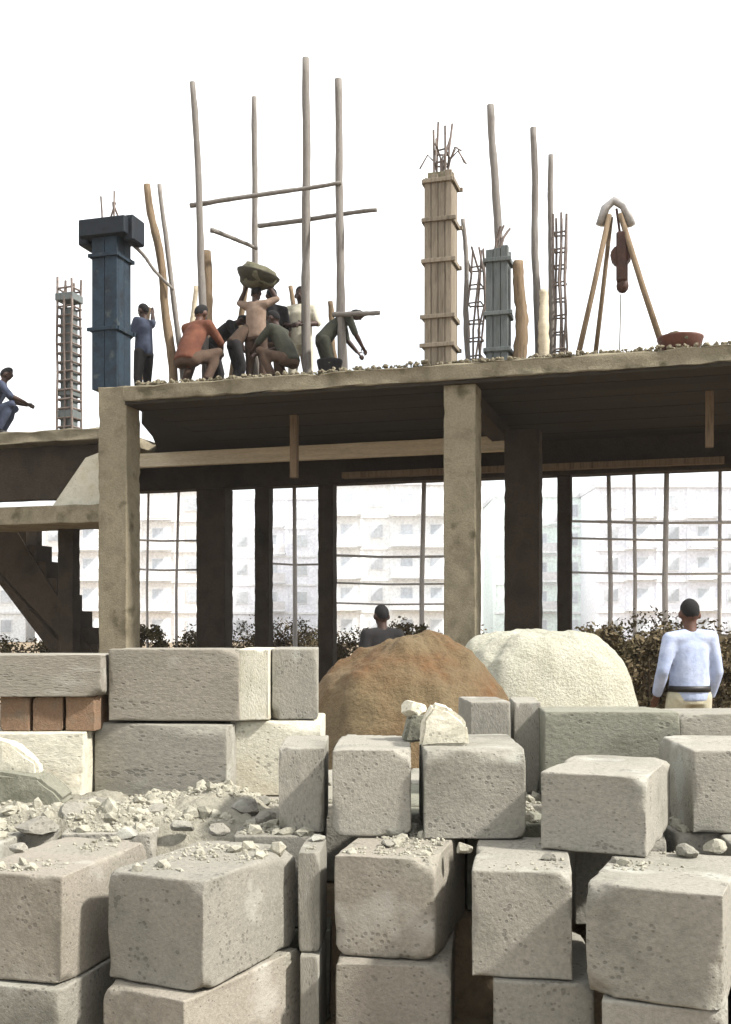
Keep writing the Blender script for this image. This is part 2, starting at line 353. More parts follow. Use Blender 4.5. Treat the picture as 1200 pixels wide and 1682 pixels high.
pole('timber_prop', 'thin pale timber prop crossing the crooked brown one', 'prop', 304, 612, 262, 303, .75, .04, 'timber_grey')
pole('timber_prop', 'thin slanting strut between the blue formwork and the crooked prop', 'prop', 212, 395, 282, 476, .3, .025, 'timber_grey', v1=.5)

for i, (xa, ya, xb, yb, v, r, m, lb) in enumerate(((372, 600, 408, 430, 1.7, .05, 'timber', 'dark brown plank leaning among the crowd of workers'), (300, 600, 322, 470, 1.2, .045, 'timber_pale', 'pale plank leaning beside the orange shirted worker'), (512, 600, 478, 470, 2.1, .04, 'timber', 'brown stick leaning behind the cream clad worker'), (556, 600, 540, 495, 2.0, .05, 'timber', 'dark plank leaning behind the bending green worker'), (222, 600, 246, 505, 1.7, .04, 'timber', 'dark stick leaning beside the blue formwork'))):
    pole('leaning_plank', lb, 'plank', xa, ya, xb, yb, v, r, m, 'planks leaning among the workers')
def formwork(label, px0, px1, pytop, v, m, nb, cap=None, bars=.4, seed=1, cap_m=None, yokes=5, mess=0):
    pc = (px0+px1)/2; w_ = uv(px1, v)-uv(px0, v); uc = (uv(px0, v)+uv(px1, v))/2; H = zat(pc, pytop, v)-TOP
    t = thing('column_formwork', label, 'formwork', W(uc, v+w_/2, TOP-.005), YAW, 'column formwork boxes on the slab')
    rs = random.Random(seed)
    MB().box(-w_/2+.035, w_/2-.035, -w_/2+.035, w_/2-.035, 0, H-.03).obj('core', 'frame_concrete', t)
    bw = w_/nb
    for k in range(nb):
        for sx in (-1, 1):
            for face in (0, 1):
                a = -w_/2+bw*k+.004; hh = H*rs.uniform(.92, 1.0) if cap is None else H
                q = MB()
                if face == 0: q.box(a, a+bw-.008, sx*(w_/2-.015)-.014, sx*(w_/2-.015)+.014, 0, hh)
                else:
                    a2 = max(a, -w_/2+.032); b2 = min(a+bw-.008, w_/2-.032)
                    q.box(sx*(w_/2-.015)-.014, sx*(w_/2-.015)+.014, a2, b2, 0, hh)
                q.obj('board', m, t, bevel=.003)
    for k in range(yokes):
        z = H*(k+.5+rs.uniform(-.25, .25))/yokes; e = w_/2+.001
        for sx in (-1, 1):
            j = rs.uniform(0, .05)-.035
            MB().box(-e-.04-j, e+rs.uniform(.005, .06), sx*(e+.016)-.015, sx*(e+.016)+.015, z-.024, z+.024).obj('yoke', m, t, bevel=.004)
            MB().box(sx*(e+.014)-.013, sx*(e+.014)+.013, -e, e, z-.028, z+.028).obj('yoke', m, t, bevel=.004)
    if cap:
        cw = cap
        MB().box(-cw, cw, -w_/2-.08, w_/2+.08, H-.17, H+.05).obj('collar', cap_m or m, t, bevel=.01)
        for sx in (-1, 1): MB().box(sx*cw-.07, sx*cw+.07, -.16, .16, H-.24, H+.09).obj('clamp', cap_m or m, t, bevel=.02)
    e = w_/2-.1
    g = link('starter_bars', None, parent=t, loc=(0, 0, H)); 
    bpy.data.objects.remove(g)
    for (x, y) in ((-e, -e), (e, -e), (-e, e), (e, e), (0, e)):
        dx, dy, hh = rs.uniform(-.1, .1), rs.uniform(-.1, .1), bars*rs.uniform(.7, 1.1)
        MB().tube([(x, y, H-.2), (x, y, H), (x+dx*.3, y+dy*.3, H+hh*.5), (x+dx, y+dy, H+hh)], .014, 6).obj('starter_bar', 'rebar', t)
    for q in range(mess):     # bent ends and wire ties
        x, y, a = rs.uniform(-e, e), rs.uniform(-e, e), rs.uniform(0, 6.3)
        MB().tube([(x, y, H-.1), (x+.05*math.cos(a), y, H+.16), (x+.14*math.cos(a), y+.1*math.sin(a), H+.3*rs.uniform(.6, 1.3)), (x+.24*math.cos(a), y+.16*math.sin(a), H+.2*rs.uniform(.3, 1.5))], .011, 5).obj('starter_bar', 'rebar', t)
    if mess:
        for z in (H+.1, H+.24):
            m_ = MB(); q4 = [(-e, -e), (e, -e), (e, e), (-e, e)]
            for i in range(4): m_.tube([(*q4[i], z), (*q4[(i+1) % 4], z+.02)], .012, 5)
            m_.obj('tie', 'rebar', t)
    return t
formwork('dark blue column formwork with a wide clamped collar on top', 150, 192, 366, .02, 'formwork_blue', 2, cap=.33, cap_m='formwork_navy', bars=.42, seed=2, yokes=2)
formwork('tall brown timber column formwork with bent bars sticking out of its top', 696, 742, 275, .1, 'formwork_wood', 4, bars=.62, seed=3, yokes=5, mess=7)
formwork('short grey green column formwork beside the tall brown one', 797, 834, 402, .4, 'formwork_grey', 3, bars=.3, seed=5, yokes=3)
pole('timber_post', 'stout brown post standing against the short grey green formwork', 'post', 855, 600, 851, 430, .5, .085, 'timber')
pole('scaffold_pole', 'slanting grey pole rising out of the short grey green formwork', 'pole', 832, 600, 806, 172, 1.1, .06, group=G)
pole('scaffold_pole', 'thin grey upright pole beside a shorter thinner one near the tripod', 'pole', 884, 600, 876, 210, .9, .05, group=G)
pole('scaffold_pole', 'shorter thin pale pole next to the bundle of cage bars', 'pole', 905, 600, 904, 255, 1.1, .042, group=G)
pole('timber_post', 'short pale wooden post between the poles and the tripod', 'post', 893, 600, 893, 475, .6, .07, 'timber_pale')
pole('timber_prop', 'short brown prop leaning on the tall brown formwork', 'prop', 772, 600, 760, 360, .7, .035, 'timber_grey')

def cage(label, px0, px1, pytop, v, wob=.02, ties=10, r=.016):
    pc = (px0+px1)/2; w_ = uv(px1, v)-uv(px0, v); uc = uv(pc, v); H = zat(pc, pytop, v)-TOP
    t = thing('rebar_cage', label, 'rebar cage', W(uc, v+w_/2, TOP-.01), YAW, 'column reinforcement cages')
    e = w_/2
    for x in (-e, 0, e):
        for y in (-e, e):
            MB().tube([(x+wob*random.uniform(-1, 1)*(i > 0), y+wob*random.uniform(-1, 1)*(i > 0), H*i/5*random.uniform(.97, 1)) for i in range(6)], r, 6).obj('bar', 'rebar', t)
    for k in range(ties):
        z = H*(k+.7)/(ties+1)
        m_ = MB(); q = [(-e, -e), (e, -e), (e, e), (-e, e)]
        for i in range(4): m_.tube([(q[i][0], q[i][1], z), (q[(i+1) % 4][0], q[(i+1) % 4][1], z+.01)], r*.8, 5)
        m_.obj('tie', 'rebar', t)
    return t
cg = cage('slim grey post wrapped in reinforcement on the lower wing beside blue formwork', 93, 118, 452, 2.7, .025, 16, .022)
MB().box(-.1, .1, -.1, .1, 0, 2.0).obj('core', 'formwork_grey', cg, bevel=.01)
for z, s in ((2.1, .16), (.25, .15), (.6, .13)): MB().box(-s, s, -s, s, z, z+.12).obj('clamp', 'formwork_grey', cg, bevel=.01)
cage('slender reinforcement cage near the tripod hoist', 910, 928, 345, 1.0, .02, 9, .015)
cage('low reinforcement cage behind the tall brown formwork', 768, 790, 400, 1.2, .06, 7, .014)

# tripod hoist
vt = .8; hx = uv(1008, vt); ht = zat(1008, 335, vt)
T = thing('tripod_hoist', 'tripod hoist of poles with a pulley block hanging from its head', 'hoist', W(hx, vt, TOP), YAW)
H = ht-TOP
for px, py, dv, r in ((945, 548, -.3, .034), (973, 548, .35, .03), (1096, 532, -.25, .036)):
    x = uv(px, vt+dv)-hx
    MB().tube([(x, dv, -.01), (x*.55, dv*.55, H*.46), (x*.12, dv*.12, H*.93)], [r, r*.95, r*.9], 8, jit=.05).obj('leg', 'timber', T, True)
MB().tube([(-.16, 0, H*.88), (-.1, 0, H*.98), (0, 0, H*1.02), (.12, 0, H*.98), (.2, 0, H*.86)], .055, 8).obj('head_band', 'steel', T, True)
MB().tube([(.03, 0, H*.97), (.08, 0, H*.78)], .015, 6).obj('hook', 'dark_iron', T)
MB().tube([(.0, -.06, H*.68), (.0, .06, H*.68)], .12, 14).obj('pulley_wheel', 'dark_iron', T, loc=(.08, 0, 0))
MB().box(.03, .16, -.085, .085, H*.52, H*.82).obj('pulley_block', 'dark_iron', T, bevel=.02)
MB().ball((.1, 0, H*.5), (.075, .075, .09), 2).obj('weight', 'dark_iron', T, True)
MB().tube([(.08, 0, H*.45), (.06, .02, .02)], .008, 5).obj('rope', 'timber_grey', T)
bs = MB(); n = 16
def basin(name, label, loc, r, h, m, fill, rz=0, tilt=(0, 0)):
    t = thing(name, label, 'basin', loc, rz)
    bm = bmesh.new(); prof = [(0, 0), (r*.62, 0), (r*.85, h*.45), (r, h), (r*1.06, h), (r*1.05, h*.92), (r*.9, h*.45), (r*.6, -.012), (0, -.012)]
    prof = prof[:4]+[(r*1.07, h*1.0), (r*1.07, h*.9), (r*.9, h*.4), (r*.66, -.015), (0, -.015)]
    rings = [[bm.verts.new((p*math.cos(2*math.pi*k/18), p*math.sin(2*math.pi*k/18), z)) for k in range(18)] if p > 0 else [bm.verts.new((0, 0, z))] for p, z in prof]
    for A, Bq in zip(rings, rings[1:]):
        for k in range(18):
            a = [A[k % len(A)], A[(k+1) % len(A)]] if len(A) > 1 else [A[0]]
            b = [Bq[(k+1) % len(Bq)], Bq[k % len(Bq)]] if len(Bq) > 1 else [Bq[0]]
            bm.faces.new(a+b)
    bmesh.ops.recalc_face_normals(bm, faces=bm.faces)
    for f in bm.faces: f.smooth = True
    me = bpy.data.meshes.new('pan'); bm.to_mesh(me); bm.free(); link('pan', me, m, t, loc=(0, 0, .016))
    if fill: MB().ball((0, 0, h*.8), (r*.88, r*.88, fill), 3, .35, 3).obj('mortar', 'mortar_wet', t, True)
    t.rotation_euler = (tilt[0], tilt[1], rz)
    return t
vb = .12
basin('mixing_basin', 'rusty red basin lying at the foot of the tripod hoist', W(uv(1117, vb+.25), vb+.25, TOP-.005), .24, .2, 'red_basin', .12)
pole('loose_pole', 'short loose pole lying behind the rusty red basin', 'pole', 1092, 478, 1165, 476, .9, .03, 'timber_grey')
bpy.data.objects['loose_pole'].location = W(uv(1095, .75), .75, TOP+.035); bpy.data.objects['loose_pole'].rotation_euler = (0, 0, 0)
# rubble and loose aggregate along the slab front
def ico(sub):
    bm = bmesh.new(); bmesh.ops.create_icosphere(bm, subdivisions=sub, radius=1)
    r = ([v.co.copy() for v in bm.verts], [[v.index for v in f.verts] for f in bm.faces]); bm.free(); return r
ICO = ico(1)
def chunks(name, pts, m, label, cat):
    vs_, fs = [], []
    for p, r in pts:
        s = Vector((random.uniform(.7, 1.3), random.uniform(.7, 1.3), random.uniform(.5, .9)))*r; e = Matrix.Rotation(random.uniform(0, 6.3), 3, Vector((random.random(), random.random(), 1)).normalized())
        k = len(vs_)
        for co in ICO[0]: vs_.append(e @ Vector([a*b*(1+random.uniform(-.28, .28)) for a, b in zip(co, s)])+p)
        for f in ICO[1]: fs.append([k+q for q in f])
    me = bpy.data.meshes.new(name); me.from_pydata(vs_, [], fs); o = link(name, me, m); o['kind'] = 'stuff'; return tag(o, label, cat)
pts = []
for i in range(3500):
    u = random.uniform(.3, 9.5); r = random.choice((.008, .012, .018, .025, .034)); hump = .09*max(0, noise.noise(Vector((u*1.1, 3, 0))))+.03
    pts.append((W(u, random.uniform(.0, .55), TOP+r*.3+random.uniform(0, hump)), r))
chunks('aggregate', pts, 'frame_concrete', 'loose gravel and rubble strewn along the slab edge', 'gravel')

# ------------------------------------------------------------------ people
def bake(o):
    dg = bpy.context.evaluated_depsgraph_get(); me = bpy.data.meshes.new_from_object(o.evaluated_get(dg)); me.name = o.name
    o.modifiers.clear(); o.data = me
def skin_obj(mb, name, m, parent, vox, smooth=4):
    o = mb.obj(name, m, parent, True)
    a = o.modifiers.new('r', 'REMESH'); a.mode = 'VOXEL'; a.voxel_size = vox; a.use_smooth_shade = True
    s = o.modifiers.new('s', 'SMOOTH'); s.iterations = smooth; s.factor = .5
    return o
TO_BAKE = []
STAND = dict(pel=(0, 0, .93), spi=(0, .0, 1.13), che=(0, .01, 1.32), nec=(0, -.01, 1.46), hd=(0, .015, 1.60), look=(0, 1, 0),
             sL=(-.185, -.01, 1.40), sR=(.185, -.01, 1.40), eL=(-.245, -.03, 1.12), eR=(.245, -.03, 1.12), wL=(-.25, .07, .88), wR=(.25, .07, .88),
             hL=(-.095, 0, .90), hR=(.095, 0, .90), kL=(-.115, .03, .49), kR=(.115, .03, .49), aL=(-.12, -.02, .08), aR=(.12, -.02, .08))
def posed(**k): d = dict(STAND); d.update(k); return d
STOOP = posed(spi=(0, .10, 1.08), che=(0, .26, 1.2), nec=(0, .37, 1.28), hd=(0, .50, 1.33), look=(0, .8, -.6), sL=(-.185, .32, 1.24), sR=(.185, .32, 1.24),
              eL=(-.22, .40, .98), eR=(.22, .42, .98), wL=(-.15, .55, .78), wR=(.16, .55, .8), pel=(0, -.05, .9), hL=(-.095, -.05, .87), hR=(.095, -.05, .87), kL=(-.13, .07, .47), kR=(.13, .07, .47))
SQUAT = posed(pel=(0, -.2, .36), spi=(0, -.12, .55), che=(0, .0, .74), nec=(0, .05, .88), hd=(0, .1, 1.01), sL=(-.185, .02, .82), sR=(.185, .02, .82), eL=(-.24, .2, .62), eR=(.24, .2, .62),
              wL=(-.1, .4, .55), wR=(.1, .4, .55), hL=(-.1, -.18, .34), hR=(.1, -.18, .34), kL=(-.2, .2, .5), kR=(.2, .2, .5), aL=(-.17, -.02, .08), aR=(.17, -.02, .08))
CARRY = posed(sL=(-.185, 0, 1.42), sR=(.185, 0, 1.42), eL=(-.33, .08, 1.5), eR=(.33, .08, 1.5), wL=(-.2, .05, 1.72), wR=(.2, .05, 1.72))
REACH = posed(sR=(.185, .0, 1.42), eR=(.36, .12, 1.52), wR=(.5, .25, 1.72), eL=(-.26, .05, 1.14), wL=(-.2, .26, 1.02))
HIP = posed(eL=(-.265, -.05, 1.13), wL=(-.25, .1, .9), eR=(.235, -.03, 1.12), wR=(.225, .08, .88), sL=(-.18, -.01, 1.385), kL=(-.15, .08, .5), aL=(-.16, .06, .08), hd=(.012, .02, 1.60), look=(.25, 1, -.1))
def person(label, loc, rz, P, shirt, trousers, skin='skin', s=1.0, vox=.022, belt=None, hair='hair', group=None, cap=None, sleeve=.12):
    t = thing('person', label, 'person', loc, rz, group); t.scale = (s, s, s)
    V = {k: Vector(v) for k, v in P.items()}
    def leg(mb, side, g, full=True):
        h, k, a = V['h'+side], V['k'+side], V['a'+side]
        mb.tube([h+Vector((0, 0, .03)), h.lerp(k, .3), k, k.lerp(a, .3), a.lerp(k, .05)], [.088+g, .082+g, .06+g, .056+g, .042+g*1.6], 12)
        mb.ball(h, .092+g, 2); mb.ball(k, .058+g, 2)
    def torso(mb, g, loose=False):
        sp = (V['che']-V['pel']).normalized()
        if loose:
            mb.tube([V['pel']-sp*.05, V['pel']+sp*.06, V['spi'], V['che'], V['che'].lerp(V['nec'], .7)], [(.172, .128), (.176, .13), (.168, .122), (.174, .118), (.118, .08)], 16)
        pts = [V['pel']-sp*.06, V['pel']+sp*.05, V['spi'], V['che'], V['che'].lerp(V['nec'], .75)]
        mb.tube(pts, [(.15+g, .105+g), (.158+g, .11+g), (.145+g, .10+g), (.172+g, .112+g), (.11+g, .075+g)], 16)
        mb.tube([V['sL'], V['che'].lerp(V['nec'], .55), V['sR']], [.062+g, .085+g, .062+g], 10); mb.ball(V['sL'], .064+g, 2); mb.ball(V['sR'], .064+g, 2)
    def arm(mb, side, g, part=1.0):
        sh, e, wr = V['s'+side], V['e'+side], V['w'+side]
        mb.tube([sh, sh.lerp(e, .5), e], [.056+g, .05+g, .042+g], 10); mb.ball(e, .043+g, 2)
        if part > 0: mb.tube([e, e.lerp(wr, .35*part if part < 1 else .35), e.lerp(wr, part)], [.042+g, .042+g, .03+g], 10)
    # body: one continuous skin surface with head, hands and feet
    b = MB(); torso(b, -.012)
    up = (V['hd']-V['nec']).normalized(); lk = V['look'].normalized(); sd_ = lk.cross(up).normalized()
    b.tube([V['nec']-up*.06, V['nec']+up*.03, V['hd']-up*.03], [.062, .054, .056], 12)
    q = MB(); M3 = Matrix((sd_, lk, up)).transposed()
    def hb(p, r): 
        k0 = len(b.bm.verts); b.ball((0, 0, 0), r, 3); b.bm.verts.ensure_lookup_table()
        for v in b.bm.verts[k0:]: v.co = V['hd']+M3 @ (v.co+Vector(p))
    hb((0, -.01, .025), (.077, .096, .098)); hb((0, .022, -.045), (.06, .072, .072)); hb((0, .1, -.02), (.014, .02, .025)); hb((0, .085, -.068), (.026, .014, .012))
    for sx in (-1, 1): hb((sx*.083, -.005, -.012), (.014, .022, .034)); hb((sx*.03, .085, .012), (.016, .01, .01))
    for sd in 'LR':
        arm(b, sd, 0); leg(b, sd, -.012)
        wr, e = V['w'+sd], V['e'+sd]; d = (wr-e).normalized(); sx = -1 if sd == 'L' else 1
        side = d.cross(Vector((sx, .1, .1))).normalized(); nrm = side.cross(d)
        b.tube([wr-d*.03, wr+d*.04, wr+d*.09], [(.03, .022), (.042, .018), (.04, .016)], 10)
        for f, (o_, ln) in enumerate(((-.033, .062), (-.011, .075), (.011, .08), (.033, .07))):
            a = wr+d*.085+side*o_; b.tube([a, a+d*ln*.55-nrm*.006*sx, a+d*ln-nrm*.022*sx], [.0105, .0095, .008], 6)
        a = wr+d*.03+side*.03; b.tube([a, a+d*.03+side*.03, a+d*.065+side*.04], [.013, .011, .009], 6)
        an = V['a'+sd]; b.tube([an+Vector((0, -.05, -.03)), an+Vector((0, .04, -.035)), an+Vector((sx*.01, .17, -.05))], [(.04, .045), (.045, .04), (.04, .022)], 10)
    body = skin_obj(b, 'body', skin, t, min(vox, .013), 3); TO_BAKE.append(body)
    # hair
    h = MB(); h.ball((0, 0, 0), (.0785, .098, .098), 3)
    for v in h.bm.verts[:]:
        if v.co.z < -.085+1.25*max(0, v.co.y): v.co *= .86
        else: v.co *= 1+.03*noise.noise(v.co*40)
        v.co = V['hd']+M3 @ (v.co+Vector((0, -.014, .034)))
    h.obj('hair', hair if not cap else cap, t, True)
    s_ = MB(); torso(s_, .006, True); arm(s_, 'L', .012, sleeve); arm(s_, 'R', .012, sleeve)
    pd = (V['pel']-V['spi']).normalized(); s_.tube([V['pel'], V['pel']+pd*.03], [(.168, .12), (.168, .12)], 16)
    TO_BAKE.append(skin_obj(s_, 'shirt', shirt, t, vox, 3))
    tr = MB(); tr.tube([V['pel']+Vector((0, 0, .04)), V['pel'].lerp((V['hL']+V['hR'])/2, .8)-Vector((0, 0, .06))], [(.17, .122), (.165, .12)], 16)
    for sd in 'LR': leg(tr, sd, .012)
    TO_BAKE.append(skin_obj(tr, 'trousers', trousers, t, vox, 3))
    if belt:
        bm = MB(); nn = 24; pe = V['pel']; ring = []
        for k in range(nn):
            a = 2*math.pi*k/nn; ca, sa = math.cos(a), math.sin(a)
            ring.append([bm.bm.verts.new((pe.x+ca*rx, pe.y+sa*ry, pe.z+z)) for rx, ry, z in ((.176, .13, .025), (.182, .136, .025), (.182, .136, .075), (.176, .13, .075))])
        for k in range(nn):
            for j in range(4): bm.bm.faces.new((ring[k][j], ring[(k+1) % nn][j], ring[(k+1) % nn][(j+1) % 4], ring[k][(j+1) % 4]))
        bm.obj('belt', belt, t, True)
    for sd in 'LR':
        an = V['a'+sd]; sx = -1 if sd == 'L' else 1
        MB().tube([an+Vector((0, -.07, -.035)), an+Vector((0, .04, -.03)), an+Vector((sx*.012, .19, -.05))], [(.047, .045), (.054, .048), (.046, .028)], 12).obj('shoe', 'leather', t, True)
    return t
Ym = 9.3
person('person in pale blue shirt, black belt and khaki trousers with back turned', (X(1132, Ym), Ym, 0), R(12), HIP, 'shirt_lightblue', 'trousers_khaki', s=1.02, vox=.014, belt='leather', sleeve=.9)
Yp = 12.4
person('person in black standing beyond the sand heaps facing the building', (X(627, Yp), Yp, -.02), R(20), STAND, 'cloth_black', 'cloth_black', 'skin_dark', s=1.04)
WG = 'workers on the slab'
def on_slab(px, v): return W(uv(px, v), v, TOP-.002)
person('worker in dark clothes reaching up beside the blue formwork', on_slab(236, 1.35), R(60), REACH, 'cloth_navy', 'cloth_black', 'skin_dark', .86, group=WG)
person('crouching worker in orange shirt at the slab edge', on_slab(322, .42), R(-30), SQUAT, 'cloth_orange', 'cloth_brown', s=1.0, group=WG)
person('stooping worker in black between the orange worker and the head pan carrier', on_slab(352, 1.1), R(-100), STOOP, 'cloth_black', 'cloth_black', 'skin_dark', .8, group=WG)
p4 = on_slab(420, .85)
person('worker in pinkish brown clothes carrying a dark head pan', p4, R(-20), CARRY, 'cloth_pinkish', 'cloth_brown', 'skin_dark', .82, group=WG)
basin('head_pan', 'dark round head pan heaped with wet mortar carried on a head', p4+Vector((.0, .0, 1.425)), .27, .13, 'pan_dark', .17, tilt=(R(3), R(14)))
person('worker in cream shirt and trousers standing beside the head pan carrier', on_slab(494, 1.75), R(170), posed(eL=(-.27, .08, 1.16), wL=(-.1, .28, 1.1), eR=(.27, .08, 1.16), wR=(.1, .28, 1.1)), 'cloth_cream', 'cloth_cream', 'skin_dark', .95, group=WG)
person('worker in dark green bending over next to the cream clad worker', on_slab(535, 1.3), R(-75), STOOP, 'cloth_green', 'cloth_green', 'skin_dark', .84, group=WG)
person('worker in navy crouching on the lower wing slab', W(uv(0, 2.75), 2.75, TOP-.002), R(-80), SQUAT, 'cloth_navy', 'cloth_navy', 'skin_dark', 1.0, group=WG)
person('stooping worker in brown in front of the shorter upright pole', on_slab(388, .75), R(-60), STOOP, 'cloth_brown', 'cloth_black', 'skin_dark', .72, group=WG)
person('squatting worker in dark green between head pan carrier and cream clad worker', on_slab(458, .5), R(60), SQUAT, 'cloth_green', 'cloth_brown', 'skin_dark', .86, group=WG)
person('worker in black standing behind the head pan carrier', on_slab(446, 1.5), R(20), STAND, 'cloth_black', 'cloth_brown', 'skin_dark', .92, group=WG)
basin('mortar_bucket', 'black round mortar pan at the feet of the dark green worker', on_slab(541, .35), .15, .22, 'cloth_black', .06)
bpy.context.view_layer.update()
for o in TO_BAKE: bake(o)

# ------------------------------------------------------------------ block pile
BV = [rough_box('concrete_block', .2, .38, .209, i+1, .0125, brk=7) for i in range(9)]
def block(label, pxc, Y, z, yaw=0, w_=.2, l=.38, h=.209, m='block', var=None, group=None, name='concrete_block', tilt=(0, 0), back=True, cat='block'):
    """block whose front (w_ wide) face is centred on photo column pxc at distance Y; l metres deep"""
    i = random.randrange(9) if var is None else var
    me = BV[i]
    if m != 'block':
        key = me.name+m
        me = CACHE.setdefault((i, m), None) or CACHE.__setitem__((i, m), (lambda q: (q.materials.clear(), q.materials.append(MATS[m]), q)[2])(me.copy())) or CACHE[(i, m)]
    a = R(yaw); cx, cy = X(pxc, Y)+(-math.sin(a))*l/2, Y+math.cos(a)*l/2
    o = link(name, me, m if me.materials else 'block', None, (cx, cy, z), (R(tilt[0]), R(tilt[1]), a))
    o.scale = (w_/.2, l/.38, h/.209)
    if abs(z+h-Z3) < .01: FOOT.append((cx, cy, a, w_, l))
    if abs(z-Z3) < .01: ON.append((cx, cy, a, w_, l))
    return tag(o, label, cat, group)
CACHE = {}; FOOT = []; ON = []
def inside(x, y, F, e):
    for cx, cy, a, w_, l in F:
        dx, dy = x-cx, y-cy; p = dx*math.cos(a)+dy*math.sin(a); q = -dx*math.sin(a)+dy*math.cos(a)
        if abs(p) < w_/2+e and abs(q) < l/2+e: return True
    return False
for me in BV: me.materials.append(MATS['block'])
PG = 'concrete blocks of the foreground pile'
Z1, Z2, Z3, Z4 = .63, .84, 1.05, 1.26
# upper front course
block('pinkish grey block beside the skewed block with the sunlit side', 22, 2.10, Z2, -15, .21, .36, m='block_pink', group=PG)
block('skewed grey block whose pale right side catches the light', 253, 2.075, Z2, -25, .222, .36, group=PG, var=1)
block('square fronted block right of the wide dark gap, pale on its right side', 630, 2.245, Z2, -14, .214, .4, m='block_pink', group=PG)
block('grey block front stained pink at its lower corner', 857, 2.118, Z2, -8, .195, .36, group=PG)
block('broad grey block turned outward at the end of the top course', 1072, 1.975, Z2, -24, .245, .36, group=PG, var=3)
block('grey block past the broad outward turned one', 1330, 2.16, Z2, -6, .21, .36, group=PG)
block('narrow block end showing deep in the wide dark gap', 455, 2.475, Z2, 0, .2, .38, group=PG)
block('thin upright slab piece filling the wide gap of the top course', 507, 2.29, Z2, -3, .046, .17, group=PG)
block('thin upright slab piece in the gap of the lower course', 508, 2.27, Z1, -3, .04, .17, group=PG)
block('grey block at the outer end next to the pinkish one', -190, 2.16, Z2, -12, .19, .36, group=PG)
# lower front course
block('block under the pinkish grey one in the lower course', 20, 2.08, Z1, -14, .205, .38, group=PG)
block('skewed lower block with a long pale side by the wide gap', 233, 2.045, Z1, -30, .2, .40, group=PG, m='block_pink')
block('pinkish lower block under the square fronted one', 645, 2.21, Z1, -6, .236, .38, group=PG, m='block_pink')
block('lower block under the pink stained grey one', 893, 2.10, Z1, -8, .195, .38, group=PG)
block('lower block under the broad outward turned one', 1090, 1.97, Z1, -18, .222, .38, group=PG)
block('lower block past the end of the broad one', 1320, 2.1, Z1, -8, .22, .38, group=PG)
block('lower block at the outer end next to the pinkish stack', -190, 2.12, Z1, -12, .19, .38, group=PG)
block('dark block end deep in the wide gap of the lower course', 470, 2.464, Z1, 0, .2, .36, group=PG, m='block_green')
# tops of the rows behind
rr = random.Random(4)
for row, Y0 in ((0, 2.50), (1, 2.90)):
    for k in range(9):
        x = -1.06+.235*k+(.06 if row else 0)
        if row == 0 and k in (3, 4): continue
        yy = Y0+rr.uniform(0, .02)+(.11 if row == 0 and k in (4, 5, 6) else 0)
        l = .37-(.10 if row == 0 and k in (4, 5, 6) else 0)
        block('concrete block bedded under mortar crumbs in the middle of the pile', 600+x/yy*FPX, yy, Z2, rr.uniform(-3, 3), .215, l, group='bedded blocks of the pile top', m=rr.choice(('block', 'block_green', 'block')))
for k in range(8):
    block('concrete block bedded under mortar crumbs in the middle of the pile', 600+(-1.0+.25*k)/3.3*FPX, 3.31, Z2, rr.uniform(-3, 3), .225, .36, group='bedded blocks of the pile top')
# middle blocks standing on the pile
CG = 'blocks standing on top of the pile'
block('half width block at the end of the standing row', 495, 2.50, Z3, 0, .105, .3, .195, group=CG)
block('standing grey block between the half width one and the one carrying a pale chunk', 610, 2.45, Z3, -2, .178, .36, .196, group=CG)
block('standing block with a pale triangular chunk on its corner', 780, 2.425, Z3, -1, .228, .36, .2, group=CG)
block('low standing block with a brightly lit right side by the dark gap', 973, 2.275, Z3, -23, .222, .36, .165, group=CG)
block('standing block across the dark gap from the brightly lit side', 1225, 2.49, Z3, -3, .24, .36, .19, group=CG)
block('block lying behind the one across the dark gap', 1230, 3.0, Z3, 8, .4, .2, .235, group=CG)
def lump(name, label, pxc, Y, z, r, m, seed, rz=0, cat='rubble', jit=.5, group=None):
    mb = MB(); mb.ball((0, 0, 0), 1, 3); rs = random.Random(seed)
    for _ in range(13):
        nn = Vector((rs.gauss(0, 1), rs.gauss(0, 1), rs.gauss(0, 1))).normalized(); d = rs.uniform(.55, .8)
        for v in mb.bm.verts:
            q = v.co.dot(nn)-d
            if q > 0: v.co -= nn*q
    for v in mb.bm.verts:
        v.co += noise.noise_vector(v.co*3+Vector((seed, 0, 0)))*.05
        v.co = Vector((v.co.x*r[0], v.co.y*r[1], max(v.co.z, -.6)*r[2]))*1.25
    mz = min(v.co.z for v in mb.bm.verts)
    for v in mb.bm.verts: v.co.z -= mz
    return tag(mb.obj(name, m, None, False, loc=(X(pxc, Y), Y, z), rot=(0, 0, R(rz))), label, cat, group)
block('long greenish grey block lying behind the low standing block', 1005, 2.92, Z3, -4, .36, .2, .245, m='block_green', group=CG)
block('grey block end between pale chunk and long greenish block', 806, 3.05, Z3, 3, .115, .25, .262, m='block', group=CG)
block('small grey block end touching the long greenish block', 866, 3.1, Z3, -4, .075, .25, .258, group=CG)
def chunk(label, pts, Y, th, m, z=None):
    """broken angular piece with the given front outline (photo pixels)"""
    poly = [(X(x, Y), Z(y, Y)) for x, y in pts]; zz = min(p[1] for p in poly); cx = sum(p[0] for p in poly)/len(poly)
    mb = MB(); poly = [(p[0]-cx, p[1]-zz) for p in poly]
    mb.prism(poly, 0, th); bmesh.ops.bevel(mb.bm, geom=mb.bm.edges[:], offset=.008, segments=2, affect='EDGES')
    bmesh.ops.triangulate(mb.bm, faces=mb.bm.faces[:]); bmesh.ops.subdivide_edges(mb.bm, edges=mb.bm.edges[:], cuts=2, use_grid_fill=True)
    for v in mb.bm.verts: v.co += noise.noise_vector(v.co*26+Vector((pts[0][0], 0, 0)))*.006
    return tag(mb.obj('broken_chunk', m, None, False, loc=(cx, Y, zz if z is None else z)), label, 'chunk')
Zc = Z3+.2
